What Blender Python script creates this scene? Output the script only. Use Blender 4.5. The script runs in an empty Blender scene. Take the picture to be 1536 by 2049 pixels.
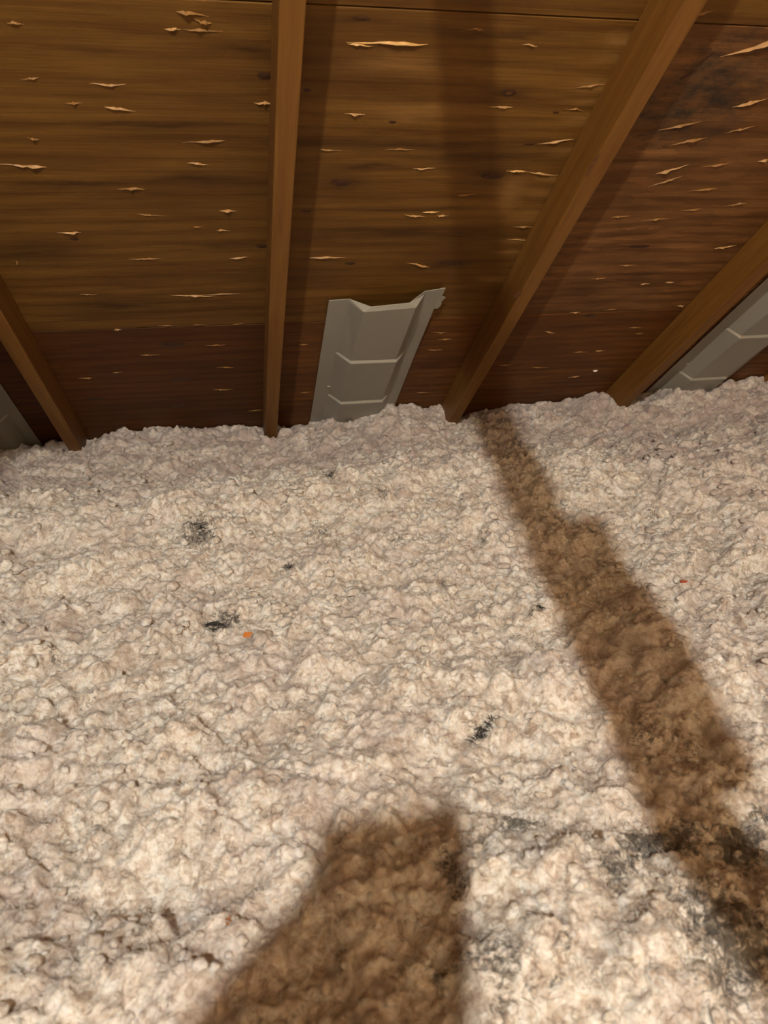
import bpy, math, random
import numpy as np
from mathutils import Matrix, Vector

# ------------------------------------------------------------------ camera, world, light, exposure
S = bpy.context.scene
COL = S.collection
TH = math.radians(39.8)                      # roof pitch, ten in twelve
CT, ST = math.cos(TH), math.sin(TH)
CAM = Vector((-0.13496, -2.01247, 0.27443))
RIGHT = Vector((0.977207, -0.212233, -0.004860))
DOWN = Vector((-0.084332, -0.367084, -0.926357))
FWD = Vector((0.194819, 0.905653, -0.376615))
FPX = 1484.62                                # focal length in pixels of the 1536 x 2049 frame
cam_d = bpy.data.cameras.new('camera')
cam_d.sensor_fit = 'HORIZONTAL'
cam_d.sensor_width = 24.0
cam_d.lens = FPX / 1536 * 24.0
cam_d.clip_start = 0.02
cam_d.dof.use_dof = True
cam_d.dof.focus_distance = 1.75
cam_d.dof.aperture_fstop = 5.6
cam = bpy.data.objects.new('camera', cam_d)
COL.objects.link(cam)
m = Matrix.Identity(4)
for i in range(3):
    m[i][0] = RIGHT[i]; m[i][1] = -DOWN[i]; m[i][2] = -FWD[i]; m[i][3] = CAM[i]
cam.matrix_world = m
S.camera = cam

W = bpy.data.worlds.new('world'); S.world = W
W.use_nodes = True
W.node_tree.nodes['Background'].inputs[0].default_value = (0.02, 0.015, 0.01, 1)
W.node_tree.nodes['Background'].inputs[1].default_value = 0.1
S.view_settings.view_transform = 'Standard'
S.view_settings.look = 'None'
S.view_settings.gamma = 1.0
S.view_settings.use_curve_mapping = False
S.view_settings.exposure = 0.0

LAMP = Vector((-0.55, -3.31, 1.574))           # the attic bulb, behind and above the photographer
LAMP_POWER = 12600.0                          # emission strength of the bulb surface
LAMP_COL = (1.0, 0.915, 0.77)

# ------------------------------------------------------------------ helpers
def ray(px, py):
    return RIGHT * ((px - 768) / FPX) + DOWN * ((py - 1024.5) / FPX) + FWD

NRM = Vector((0, -ST, -CT))                  # deck normal pointing into the attic
def deck_pt(px, py, n=0.0):
    """pixel -> (X, U) on the roof plane (X along the eave, U down the slope)"""
    d = ray(px, py)
    t = (n - NRM.dot(CAM)) / NRM.dot(d)
    P = CAM + d * t
    return P.x, P.y * CT - P.z * ST

def floor_pt(px, py, z=-0.40):
    d = ray(px, py)
    t = (z - CAM.z) / d.z
    P = CAM + d * t
    return P.x, P.y

def tag(o, label=None, cat=None, group=None, kind=None):
    if label: o['label'] = label
    if cat: o['category'] = cat
    if group: o['group'] = group
    if kind: o['kind'] = kind
    return o

def empty(name, loc=(0, 0, 0), rot=(0, 0, 0)):
    o = bpy.data.objects.new(name, None)
    o.empty_display_size = 0.1
    COL.objects.link(o)
    o.location = loc
    o.rotation_euler = rot
    return o

def mesh_obj(name, verts, faces, mat, parent=None, smooth=False, bevel=0.0, loc=(0, 0, 0), rot=(0, 0, 0)):
    me = bpy.data.meshes.new(name)
    me.from_pydata([tuple(v) for v in verts], [], faces)
    me.update()
    if smooth:
        me.polygons.foreach_set('use_smooth', [True] * len(me.polygons))
    if mat: me.materials.append(mat)
    o = bpy.data.objects.new(name, me)
    COL.objects.link(o)
    o.location = loc
    o.rotation_euler = rot
    if parent: o.parent = parent
    if bevel > 0:
        b = o.modifiers.new('bevel', 'BEVEL'); b.width = bevel; b.segments = 2; b.limit_method = 'ANGLE'
    return o

def box_vf(x0, x1, y0, y1, z0, z1):
    v = [(x0, y0, z0), (x1, y0, z0), (x1, y1, z0), (x0, y1, z0), (x0, y0, z1), (x1, y0, z1), (x1, y1, z1), (x0, y1, z1)]
    f = [(0, 3, 2, 1), (4, 5, 6, 7), (0, 1, 5, 4), (1, 2, 6, 5), (2, 3, 7, 6), (3, 0, 4, 7)]
    return v, f

# ------------------------------------------------------------------ materials
class NT:
    def __init__(self, name):
        self.m = bpy.data.materials.new(name); self.m.use_nodes = True
        self.t = self.m.node_tree; self.t.nodes.clear()
        self.out = self.n('ShaderNodeOutputMaterial')
        self.bsdf = self.n('ShaderNodeBsdfPrincipled')
        self.l(self.bsdf.outputs[0], self.out.inputs[0])
    def n(self, typ, **kw):
        nd = self.t.nodes.new(typ)
        for k, v in kw.items(): setattr(nd, k, v)
        return nd
    def l(self, a, b): self.t.links.new(a, b)
    def coords(self, scale=(1, 1, 1), loc=(0, 0, 0), kind='Object'):
        tc = self.n('ShaderNodeTexCoord'); mp = self.n('ShaderNodeMapping')
        mp.inputs['Scale'].default_value = scale; mp.inputs['Location'].default_value = loc
        self.l(tc.outputs[kind], mp.inputs['Vector'])
        return mp.outputs[0]
    def noise(self, vec, scale, detail=4, rough=0.5, dist=0.0):
        nd = self.n('ShaderNodeTexNoise')
        nd.inputs['Scale'].default_value = scale; nd.inputs['Detail'].default_value = detail
        nd.inputs['Roughness'].default_value = rough; nd.inputs['Distortion'].default_value = dist
        self.l(vec, nd.inputs['Vector'])
        return nd.outputs['Fac']
    def ramp(self, fac, stops):
        r = self.n('ShaderNodeValToRGB')
        e = r.color_ramp.elements
        while len(e) < len(stops): e.new(0.5)
        for k, (p, c) in enumerate(stops):
            e[k].position = p; e[k].color = (*c, 1) if len(c) == 3 else c
        self.l(fac, r.inputs[0])
        return r.outputs[0]
    def mix(self, fac, a, b, blend='MIX'):
        mx = self.n('ShaderNodeMix', data_type='RGBA', blend_type=blend)
        for s, v in ((0, fac), (6, a), (7, b)):
            if isinstance(v, (int, float)): mx.inputs[s].default_value = v
            elif isinstance(v, tuple): mx.inputs[s].default_value = (*v, 1)
            else: self.l(v, mx.inputs[s])
        return mx.outputs[2]
    def math(self, op, a, b=None, clamp=False):
        nd = self.n('ShaderNodeMath', operation=op, use_clamp=clamp)
        for s, v in ((0, a), (1, b)):
            if v is None: continue
            if isinstance(v, (int, float)): nd.inputs[s].default_value = v
            else: self.l(v, nd.inputs[s])
        return nd.outputs[0]
    def bump(self, h, strength=0.3, dist=0.002):
        b = self.n('ShaderNodeBump')
        b.inputs['Strength'].default_value = strength; b.inputs['Distance'].default_value = dist
        self.l(h, b.inputs['Height']); self.l(b.outputs[0], self.bsdf.inputs['Normal'])
    def base(self, c, rough=0.7, spec=0.3):
        if isinstance(c, tuple): self.bsdf.inputs['Base Color'].default_value = (*c, 1)
        else: self.l(c, self.bsdf.inputs['Base Color'])
        self.bsdf.inputs['Roughness'].default_value = rough
        self.bsdf.inputs['Specular IOR Level'].default_value = spec
        return self.m

def grain_mark(px, py, wpx, hpx):
    """pixel ellipse -> centre and radii on the deck"""
    x, u = deck_pt(px, py)
    return x, u, abs(deck_pt(px + wpx / 2, py)[0] - x), abs(deck_pt(px, py + hpx / 2)[1] - u)
def plywood_mat(name, light, dark, band, seed, mildew=None, flaky=0.0, streaks=(), pale=()):
    t = NT(name)
    v1 = t.coords((1.1, 9.0, 1), (seed, seed * 1.7, 0))
    n1 = t.noise(v1, 2.2, 5, 0.55, 0.8)
    v2 = t.coords((3.0, 90.0, 1), (seed * 2.1, 0, 0))
    n2 = t.noise(v2, 2.0, 3, 0.6, 0.3)
    v3 = t.coords((0.9, 2.4, 1), (seed * 3.3, seed, 0))
    n3 = t.noise(v3, 2.0, 3, 0.5, 0.2)
    c = t.ramp(n1, [(0.30, dark), (0.46, tuple((a + b) / 2 for a, b in zip(light, dark))), (0.60, light)])
    fine = t.ramp(n2, [(0.35, (0.72, 0.68, 0.62)), (0.62, (1.08, 1.06, 1.02))])
    c = t.mix(0.5, c, fine, 'MULTIPLY')
    wv = t.n('ShaderNodeTexWave', wave_type='BANDS', bands_direction='Y')
    wv.inputs['Scale'].default_value = 3.4; wv.inputs['Distortion'].default_value = 7.0
    wv.inputs['Detail'].default_value = 2.5; wv.inputs['Detail Scale'].default_value = 0.9
    t.l(t.coords((0.55, 2.6, 1), (seed * 0.7, seed * 0.3, 0)), wv.inputs['Vector'])
    c = t.mix(0.55, c, t.ramp(wv.outputs['Fac'], [(0.0, (0.66, 0.58, 0.50)), (0.35, (0.96, 0.95, 0.93)), (1.0, (1.08, 1.08, 1.08))]), 'MULTIPLY')
    bandm = t.ramp(n3, [(0.52, (0, 0, 0)), (0.70, (1, 1, 1))])
    c = t.mix(t.math('MULTIPLY', bandm, 0.55), c, band)
    hgt = n2
    if flaky:
        v4 = t.coords((13, 58, 1), (seed, 0, 0))
        vo = t.n('ShaderNodeTexVoronoi'); vo.inputs['Scale'].default_value = 1.0
        vo.inputs['Randomness'].default_value = 1.0
        dn = t.n('ShaderNodeVectorMath', operation='ADD')
        nd = t.n('ShaderNodeTexNoise'); nd.inputs['Scale'].default_value = 1.6; nd.inputs['Detail'].default_value = 4
        t.l(v4, nd.inputs['Vector']); t.l(v4, dn.inputs[0]); t.l(nd.outputs['Color'], dn.inputs[1])
        t.l(dn.outputs[0], vo.inputs['Vector'])
        sep = t.n('ShaderNodeSeparateColor'); t.l(vo.outputs['Color'], sep.inputs[0])
        fl = t.ramp(sep.outputs[0], [(0.0, (0.62, 0.55, 0.5)), (0.7, (1.0, 0.98, 0.95)), (0.88, (1.1, 1.06, 1.04)), (1.0, (1.4, 1.34, 1.32))])
        c = t.mix(flaky, c, fl, 'MULTIPLY')
        hgt = t.math('ADD', n2, t.math('MULTIPLY', sep.outputs[0], 0.9))
    if mildew:
        mx, my, rx, ry = mildew
        sp = t.n('ShaderNodeSeparateXYZ')
        tc = t.n('ShaderNodeTexCoord'); t.l(tc.outputs['Object'], sp.inputs[0])
        dx = t.math('DIVIDE', t.math('SUBTRACT', sp.outputs[0], mx), rx)
        dy = t.math('DIVIDE', t.math('SUBTRACT', sp.outputs[1], my), ry)
        d2 = t.math('ADD', t.math('MULTIPLY', dx, dx), t.math('MULTIPLY', dy, dy))
        nn = t.noise(t.coords((14, 24, 1)), 1.0, 5, 0.7)
        k = t.math('ADD', t.math('SUBTRACT', 0.75, d2), t.math('MULTIPLY', t.math('SUBTRACT', nn, 0.5), 3.4))
        k = t.math('MULTIPLY', k, 0.9, clamp=True)
        c = t.mix(k, c, (0.022, 0.017, 0.013))
    if streaks or pale:
        sp = t.n('ShaderNodeSeparateXYZ'); tc = t.n('ShaderNodeTexCoord'); t.l(tc.outputs['Object'], sp.inputs[0])
        wob = t.noise(t.coords((5, 7, 1), (seed, 0, 0)), 1.0, 4, 0.6)
        yy = t.math('ADD', sp.outputs[1], t.math('MULTIPLY', t.math('SUBTRACT', wob, 0.5), 0.05))
        edge = t.noise(t.coords((9, 70, 1), (0, seed, 0)), 1.0, 4, 0.6)
        for lst, col, amt in ((streaks, tuple(q * 0.6 for q in band), 0.9), (pale, tuple(min(1, 1.5 * q + 0.02) for q in light), 0.8)):
            acc = None
            for (mx, my, rx, ry) in lst:
                dx = t.math('DIVIDE', t.math('SUBTRACT', sp.outputs[0], mx), rx)
                dy = t.math('DIVIDE', t.math('SUBTRACT', yy, my), ry)
                g = t.math('POWER', 2.718, t.math('MULTIPLY', t.math('ADD', t.math('MULTIPLY', dx, dx), t.math('MULTIPLY', dy, dy)), -1.0))
                acc = g if acc is None else t.math('MAXIMUM', acc, g)
            if acc is not None:
                k = t.math('MULTIPLY', acc, t.math('ADD', t.math('MULTIPLY', edge, 1.8), -0.1), clamp=True)
                c = t.mix(t.math('MULTIPLY', k, amt), c, col)
    t.bump(hgt, 0.35, 0.002)
    return t.base(c, 0.62, 0.25)

PLY_L = plywood_mat('plywood_gold', (0.164, 0.081, 0.015), (0.105, 0.046, 0.007), (0.071, 0.028, 0.005), 1.3,
    streaks=[grain_mark(*q) for q in ((850, 290, 520, 30), (960, 315, 240, 46), (830, 468, 520, 26), (985, 352, 120, 34), (690, 365, 90, 26), (730, 335, 160, 20),
                                      (60, 505, 220, 46), (235, 612, 230, 26), (905, 528, 130, 14), (470, 490, 160, 16), (1000, 70, 300, 18), (500, 100, 140, 18),
                                      (420, 360, 260, 16), (150, 370, 220, 14), (720, 38, 110, 16), (1020, 186, 100, 24), (820, 420, 200, 10), (300, 250, 300, 14))],
    pale=[grain_mark(*q) for q in ((1238, 80, 60, 26), (1225, 115, 70, 22), (1185, 172, 80, 30), (1165, 205, 70, 14), (1160, 240, 70, 22), (1140, 300, 80, 18), (1105, 360, 80, 14),
                                   (1080, 388, 70, 22), (1060, 430, 70, 24), (1040, 480, 70, 12), (1020, 505, 70, 12), (790, 130, 160, 40), (830, 220, 140, 30), (1020, 390, 60, 60), (990, 560, 60, 14))])
PLY_R = plywood_mat('plywood_rough', (0.194, 0.095, 0.033), (0.116, 0.051, 0.015), (0.077, 0.032, 0.009), 4.1,
                    mildew=(0.80, -0.74, 0.16, 0.16), flaky=0.6)
PLY_LOW_L = plywood_mat('plywood_red', (0.102, 0.036, 0.007), (0.062, 0.021, 0.004), (0.046, 0.014, 0.003), 7.7)
PLY_LOW_R = plywood_mat('plywood_brown', (0.160, 0.065, 0.014), (0.097, 0.037, 0.008), (0.070, 0.024, 0.007), 9.2, flaky=0.35)

def lumber_mat(name, a, b, seed, axis=1):
    t = NT(name)
    sc = [26.0, 26.0, 26.0]; sc[axis] = 1.2
    n1 = t.noise(t.coords(tuple(sc), (seed, seed, seed)), 1.6, 5, 0.6, 0.9)
    sc2 = [160.0, 160.0, 160.0]; sc2[axis] = 4.0
    n2 = t.noise(t.coords(tuple(sc2), (0, seed, 0)), 1.5, 2, 0.5)
    c = t.ramp(n1, [(0.30, b), (0.62, a)])
    c = t.mix(0.5, c, t.ramp(n2, [(0.3, (0.75, 0.7, 0.66)), (0.65, (1.05, 1.03, 1.0))]), 'MULTIPLY')
    t.bump(n2, 0.25, 0.001)
    return t.base(c, 0.55, 0.3)

LUM = [lumber_mat('lumber_%d' % k, (0.198, 0.094, 0.018), (0.145, 0.060, 0.011), 2.0 + 3.1 * k) for k in range(5)]
LUM_WEB = lumber_mat('lumber_web', (0.50, 0.27, 0.10), (0.36, 0.17, 0.06), 31.0, 2)

def plain(name, c, rough=0.6, spec=0.3, var=0.15, scale=30):
    t = NT(name)
    n = t.noise(t.coords(), scale, 4)
    lo = tuple(x * (1 - var) for x in c); hi = tuple(min(1, x * (1 + var)) for x in c)
    return t.base(t.ramp(n, [(0.3, lo), (0.7, hi)]), rough, spec)

SPLINT = plain('raw_splinter_wood', (0.484, 0.281, 0.094), 0.5, 0.4, 0.2, 60)
SPLINT_PALE = plain('pale_splinter_wood', (0.328, 0.183, 0.066), 0.5, 0.4, 0.2, 60)
SPLINT_DULL = plain('dull_splinter_wood', (0.211, 0.105, 0.028), 0.55, 0.3, 0.2, 60)
KNOT = plain('knot_wood', (0.045, 0.017, 0.006), 0.5, 0.3, 0.4, 80)
BAFFLE = plain('grey_vent_plastic', (0.27, 0.26, 0.23), 0.38, 0.5, 0.05, 5)
STAPLE = plain('staple_steel', (0.55, 0.5, 0.45), 0.35, 0.6, 0.1, 20)
WHITE_BIT = plain('white_paint_fleck', (0.8, 0.76, 0.7), 0.6, 0.3, 0.05, 20)
CHIP_O = plain('orange_wood_chip', (0.62, 0.22, 0.05), 0.6, 0.3, 0.15, 60)
CHIP_R = plain('red_wood_chip', (0.42, 0.075, 0.03), 0.6, 0.3, 0.15, 60)
CHIP_B = plain('brown_wood_chip', (0.33, 0.12, 0.035), 0.6, 0.3, 0.15, 60)
FIB_DARK = plain('dark_fibre', (0.030, 0.032, 0.034), 0.8, 0.2, 0.3, 60)
BOARD = plain('ceiling_board', (0.55, 0.52, 0.48), 0.8, 0.2, 0.1, 8)
SOCK = plain('lamp_socket', (0.7, 0.68, 0.62), 0.4, 0.4, 0.05, 8)
CORD = plain('lamp_cord', (0.05, 0.05, 0.05), 0.6, 0.3, 0.05, 8)
bt = NT('bulb_glass')
bt.base((1, 0.95, 0.85), 0.4, 0.3)
bt.bsdf.inputs['Emission Color'].default_value = (*LAMP_COL, 1)
bt.bsdf.inputs['Emission Strength'].default_value = LAMP_POWER
BULB = bt.m

def wool_mat():
    t = NT('loose_fill_wool')
    vec = t.coords()
    n1 = t.noise(vec, 48, 6, 0.68, 1.2)
    n2 = t.noise(vec, 6.0, 4, 0.6, 0.4)
    n3 = t.noise(vec, 190, 5, 0.7, 1.0)
    n4 = t.noise(vec, 15, 4, 0.6, 0.8)
    n5 = t.noise(vec, 105, 4, 0.6, 0.9)
    c = t.ramp(n1, [(0.36, (0.52, 0.44, 0.38)), (0.46, (0.80, 0.75, 0.69)), (0.57, (0.96, 0.95, 0.925))])
    c = t.mix(0.8, c, t.ramp(n5, [(0.38, (0.74, 0.69, 0.65)), (0.50, (0.97, 0.955, 0.94)), (0.60, (1.06, 1.06, 1.06))]), 'MULTIPLY')
    c = t.mix(t.math('MULTIPLY', t.ramp(n4, [(0.50, (0, 0, 0)), (0.64, (1, 1, 1))]), 0.55), c, (0.54, 0.455, 0.40))
    c = t.mix(t.math('MULTIPLY', t.ramp(n2, [(0.48, (0, 0, 0)), (0.66, (1, 1, 1))]), 0.36), c, (0.58, 0.50, 0.51))
    ad = t.n('ShaderNodeAttribute', attribute_name='falloff_tint')
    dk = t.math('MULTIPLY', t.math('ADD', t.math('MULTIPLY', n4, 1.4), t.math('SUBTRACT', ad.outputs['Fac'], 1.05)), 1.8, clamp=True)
    c = t.mix(t.math('MULTIPLY', dk, 0.72), c, (0.47, 0.39, 0.385))  # pinkish wool tint that also paints in the light's falloff
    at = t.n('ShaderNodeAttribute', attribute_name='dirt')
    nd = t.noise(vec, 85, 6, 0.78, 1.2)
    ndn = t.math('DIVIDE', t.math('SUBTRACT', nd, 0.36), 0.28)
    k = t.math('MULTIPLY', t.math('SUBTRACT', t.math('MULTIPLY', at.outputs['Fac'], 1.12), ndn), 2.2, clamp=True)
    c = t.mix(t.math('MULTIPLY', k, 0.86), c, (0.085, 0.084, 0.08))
    t.bump(n3, 0.8, 0.006)
    t.bsdf.inputs['Subsurface Weight'].default_value = 0.55
    t.bsdf.inputs['Subsurface Radius'].default_value = (1.0, 0.85, 0.65)
    t.bsdf.inputs['Subsurface Scale'].default_value = 0.010
    return t.base(c, 0.95, 0.05)
WOOL = wool_mat()

# ------------------------------------------------------------------ the roof deck: panels on the slope
ROOF_ROT = (-TH, 0, 0)                       # local x = eave, y = down the slope, z = out through the roof
deck = empty('ceiling', (0, 0, 0), ROOF_ROT)
tag(deck, 'sloping roof deck of golden brown plywood panels above the insulation', 'roof deck', kind='structure')
RIDGE_U = -5.2
GAP = 0.0016
def panel(x0, x1, u0, u1, mat, parent=deck):
    v, f = box_vf(x0 + GAP, x1 - GAP, u0 + GAP, u1 - GAP, 0.0, 0.013)
    return mesh_obj('plywood_panel', v, f, mat, parent, bevel=0.0012)
U_TOP = -0.884
p_mid_left = panel(-1.83, 0.61, U_TOP, 0, PLY_L)
p_mid_right = panel(0.61, 3.05, U_TOP, 0, PLY_R)
panel(-4.27, -1.83, U_TOP, 0, PLY_R)
p_low_left = panel(-2.44, 0.0, 0, 1.0, PLY_LOW_L)
p_low_right = panel(0.0, 2.44, 0, 1.0, PLY_LOW_R)
p_top = panel(-0.61, 1.83, U_TOP - 1.22, U_TOP, PLY_L)
panel(-3.05, -0.61, U_TOP - 1.22, U_TOP, PLY_R)
panel(1.83, 4.27, U_TOP - 1.22, U_TOP, PLY_R)
for k, r0 in enumerate((U_TOP - 2.44, U_TOP - 3.66, RIDGE_U)):
    r1 = (U_TOP - 1.22, U_TOP - 2.44, U_TOP - 3.66)[k]
    for j in range(4):
        x0 = -4.88 + 2.44 * j + 0.61 * (k % 2)
        panel(x0, x0 + 2.44, r0, r1, PLY_L if (j + k) % 2 else PLY_LOW_R)
# felt-dark board above the deck closes the joints
v, f = box_vf(-4.9, 5.2, RIDGE_U, 1.0, 0.0132, 0.03)
mesh_obj('roof_underlay', v, f, plain('dark_underlay', (0.02, 0.017, 0.014)), deck)

PALE = plain('pale_bounce_lining', (0.86, 0.69, 0.46), 0.9, 0.1, 0.05, 3)  # lining is added, its pale tone chosen to bounce fill light
# far slope behind the photographer, gable ends and the ceiling boards below the wool
RY, RZ = RIDGE_U * CT, -RIDGE_U * ST
back = empty('roof_slope_rear', (0, RY, RZ), (TH, 0, 0))
tag(back, 'rear roof slope behind the viewpoint with pale panels added to bounce light', 'roof deck', kind='structure')
for k in range(1):
    for j in range(4):
        x0 = -4.88 + 2.44 * j + 0.61 * (k % 2)
        v, f = box_vf(x0 + GAP, x0 + 2.44 - GAP, -1.22 * (k + 1) + GAP, -1.22 * k - GAP, 0, 0.013)
        mesh_obj('bounce_panel', v, f, PALE, back)
for nm, x, lb in (('wall_left', -4.3, 'pale plain gable wall at the left end of the attic'),
                  ('wall_right', 4.3, 'pale plain gable wall at the right end of the attic')):
    v = [(x + dx, y, z) for dx in ((-0.06, -0.03) if x < 0 else (0.03, 0.06)) for (y, z) in ((0.96, -0.8), (RY, RZ - 0.02), (-4.60, RZ - 0.53), (-4.60, -0.8))]
    f = [(0, 1, 2, 3), (7, 6, 5, 4), (0, 4, 5, 1), (1, 5, 6, 2), (2, 6, 7, 3), (3, 7, 4, 0)]
    tag(mesh_obj(nm, v, f, PALE), lb, 'wall', kind='structure')
v, f = box_vf(-4.3, 4.3, -4.62, -4.60, -0.80, RZ - 0.55)  # added unseen wall close behind the lamp, a reflector for soft fill
tag(mesh_obj('bounce_wall_rear', v, f, PALE), 'pale wall added behind the viewpoint to bounce light', 'wall', kind='structure')
v, f = box_vf(-4.3, 4.3, -4.62, 0.95, -0.83, -0.80)
tag(mesh_obj('floor', v, f, BOARD), 'ceiling boards hidden under the insulation', 'floor', kind='structure')

# ------------------------------------------------------------------ splinters and knots in the deck
def splinter(px, py, lpx, parent, mat=SPLINT, tilt=0.0, hgt=0.006, wid=0.006, seed=0):
    r = random.Random(int(px * 7 + py * 13 + seed))
    x, u = deck_pt(px, py)
    xa, ua = deck_pt(px - lpx / 2, py); xb, ub = deck_pt(px + lpx / 2, py)
    L = math.hypot(xb - xa, ub - ua)
    n = 11
    v = []; f = []
    pk = r.uniform(0.25, 0.75); off = 0.0
    for i in range(n):
        s = i / (n - 1)
        d_ = (s / pk) if s < pk else (1 - s) / (1 - pk)
        taper = max(0.03, d_) ** 1.3
        sx = (s - 0.5) * L
        off += r.uniform(-1, 1) * 0.0013
        h = hgt * taper * r.uniform(0.35, 1.1) + 0.0004; w = wid * taper * r.uniform(0.3, 1.1) + 0.0004
        v += [(sx, off - w, 0.0006), (sx, off - 0.25 * w, -h), (sx, off + 0.1 * w, -h * 0.93), (sx, off + 0.02 * w, 0.0006)]
    for i in range(n - 1):
        a = 4 * i; b = a + 4
        for k in range(3):
            f.append((a + k, b + k, b + k + 1, a + k + 1))
    f.append((0, 1, 2, 3)); e = 4 * (n - 1); f.append((e + 3, e + 2, e + 1, e))
    o = mesh_obj('splinter', v, f, mat, parent, loc=(x, u, 0), rot=(0, 0, tilt))
    return o

D = SPLINT_DULL; P = SPLINT_PALE; B_ = SPLINT
SPL = [  # x, y, length px, material, tilt, height
 (30, 48, 34, D, .1, .004), (385, 28, 66, D, .15, .007), (402, 42, 44, D, .3, .006), (345, 60, 34, P, .1, .006), (405, 58, 80, D, -.05, .004),
 (215, 168, 72, P, 0, .004), (147, 207, 34, D, .1, .004), (240, 216, 62, P, .1, .006), (66, 275, 24, D, 0, .005), (408, 283, 86, D, -.08, .006),
 (396, 327, 44, P, 0, .006), (45, 331, 96, P, .05, .006), (262, 379, 56, D, .05, .008), (456, 421, 34, P, 0, .006), (446, 461, 26, P, 0, .005),
 (396, 453, 22, D, 0, .004), (138, 466, 50, P, .05, .006), (290, 517, 70, D, 0, .006), (478, 517, 40, P, 0, .004), (390, 592, 100, P, .12, .005),
 (440, 588, 80, D, -.05, .004), (178, 590, 36, D, .1, .004), (525, 207, 36, P, .1, .007), (330, 650, 30, D, 0, .003), (400, 650, 30, D, 0, .003),
 (475, 648, 26, D, 0, .003), (34, 525, 14, P, 1.2, .006), (60, 160, 40, D, 0, .003), (300, 430, 50, D, .05, .003),
 (775, 88, 164, B_, 0, .009), (725, 86, 60, B_, -.05, .007), (710, 227, 42, P, 0, .005), (1000, 213, 52, P, -.05, .006), (1060, 90, 32, P, 0, .004),
 (830, 431, 44, P, .1, .006), (862, 424, 34, B_, 0, .006), (886, 431, 24, P, 0, .005), (848, 337, 46, P, 0, .005), (1032, 343, 40, B_, 0, .007),
 (1085, 346, 70, P, .05, .006), (1112, 285, 70, P, -.15, .005), (655, 515, 72, P, 0, .006), (835, 531, 52, P, .3, .006), (935, 390, 40, D, 0, .004),
 (660, 300, 50, D, 0, .003), (800, 300, 60, D, 0, .003), (1150, 220, 40, D, .1, .004), (950, 60, 40, D, 0, .003), (1180, 175, 60, D, -.1, .004),
 (1045, 455, 50, D, .1, .004), (1035, 480, 46, P, .1, .003),
 (1510, 90, 120, P, -.45, .010), (1500, 204, 60, P, -.4, .008), (1345, 338, 60, P, -.45, .007), (1330, 362, 60, D, -.5, .006), (1405, 380, 54, D, -.15, .006),
 (1450, 494, 40, P, -.2, .007), (1515, 495, 20, D, 0, .004), (1526, 323, 22, P, 0, .007), (1375, 283, 70, D, -.3, .006), (1360, 250, 80, D, -.35, .006),
 (1310, 440, 50, D, -.1, .005), (1240, 432, 40, D, -.2, .005), (1430, 330, 60, D, -.2, .005), (1480, 260, 50, D, -.3, .005), (1400, 30, 50, D, -.4, .005),
 (1290, 568, 20, P, 0, .005), (1340, 565, 18, P, 0, .006), (1360, 612, 18, P, 0, .006), (1195, 558, 30, D, 0, .004), (1220, 620, 26, D, 0, .004),
 (1150, 625, 22, P, 0, .004), (1255, 530, 40, D, 0, .004), (1380, 420, 40, D, -.1, .005), (1470, 410, 40, D, -.2, .005)]
for s in SPL:
    par = p_mid_left if s[0] < 1.0 * (1290 - 0.56 * s[1]) else p_mid_right
    splinter(s[0], s[1], s[2], par, s[3], s[4], s[5], 0.0026 + 0.2 * s[5], 0)
SPL2 = [(235, 660, 16, P, 0, .005), (430, 690, 40, D, 0, .004), (170, 756, 30, D, 0, .004), (300, 710, 40, D, .1, .004), (445, 780, 40, D, .1, .004), (510, 822, 30, D, 0, .003), (235, 745, 20, D, 0, .004),
        (450, 735, 36, D, 0, .003)]
for s in SPL2: splinter(s[0], s[1], s[2], p_low_left, s[3], s[4], s[5], 0.005)
SPL3 = [(880, 665, 30, D, 0, .004), (890, 678, 30, D, 0, .004), (1100, 665, 24, P, .2, .006), (1270, 656, 24, D, 0, .004), (1278, 668, 16, D, 0, .004), (1160, 704, 30, D, 0, .004), (1200, 702, 20, P, 0, .004),
        (1148, 754, 22, P, -.2, .004), (848, 785, 30, D, 0, .004), (1080, 735, 40, D, .1, .004), (1010, 730, 30, D, 0, .004), (870, 700, 34, D, .1, .004), (610, 785, 20, D, 0, .004), (607, 690, 20, D, 0, .003)]
for s in SPL3: splinter(s[0], s[1], s[2], p_low_right, s[3], s[4], s[5], 0.005)

def knot(px, py, wpx, hpx, parent, tilt=0.0, mat=KNOT):
    x, u = deck_pt(px, py)
    a = abs(deck_pt(px + wpx / 2, py)[0] - x); b = abs(deck_pt(px, py + hpx / 2)[1] - u)
    r = random.Random(px + py)
    n = 14; v = [(0, 0, -0.0006)]; f = []
    for ring, (k, z) in enumerate(((0.55, -0.0009), (1.0, 0.0002))):
        for i in range(n):
            an = 2 * math.pi * i / n
            q = k * (1 + r.uniform(-.15, .15))
            v.append((a * q * math.cos(an), b * q * math.sin(an), z))
    for i in range(n):
        j = (i + 1) % n
        f.append((0, 1 + j, 1 + i)); f.append((1 + i, 1 + j, 1 + n + j, 1 + n + i))
    return mesh_obj('knot', v, f, mat, parent, smooth=True, loc=(x, u, 0), rot=(0, 0, tilt))
RING = plain('knot_ring_wood', (0.12, 0.05, 0.014), 0.5, 0.3, 0.3, 90)
for (px, py, w, h, t) in ((722, 37, 44, 9, 0), (680, 365, 46, 16, .1), (985, 352, 50, 14, 0), (530, 151, 32, 18, 0), (614, 181, 16, 8, 0),
                          (524, 492, 30, 10, 0), (900, 526, 60, 9, .1), (700, 527, 22, 6, 0), (785, 244, 16, 6, 0), (1112, 225, 14, 5, 0),
                          (612, 423, 22, 5, 0), (148, 478, 20, 7, 0), (1060, 288, 26, 5, 0)):
    knot(px, py, w, h, p_mid_left, t)
kn = knot(1018, 186, 34, 18, p_mid_left)
knot(1018, 187, 20, 9, p_mid_left, 0, RING)
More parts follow.
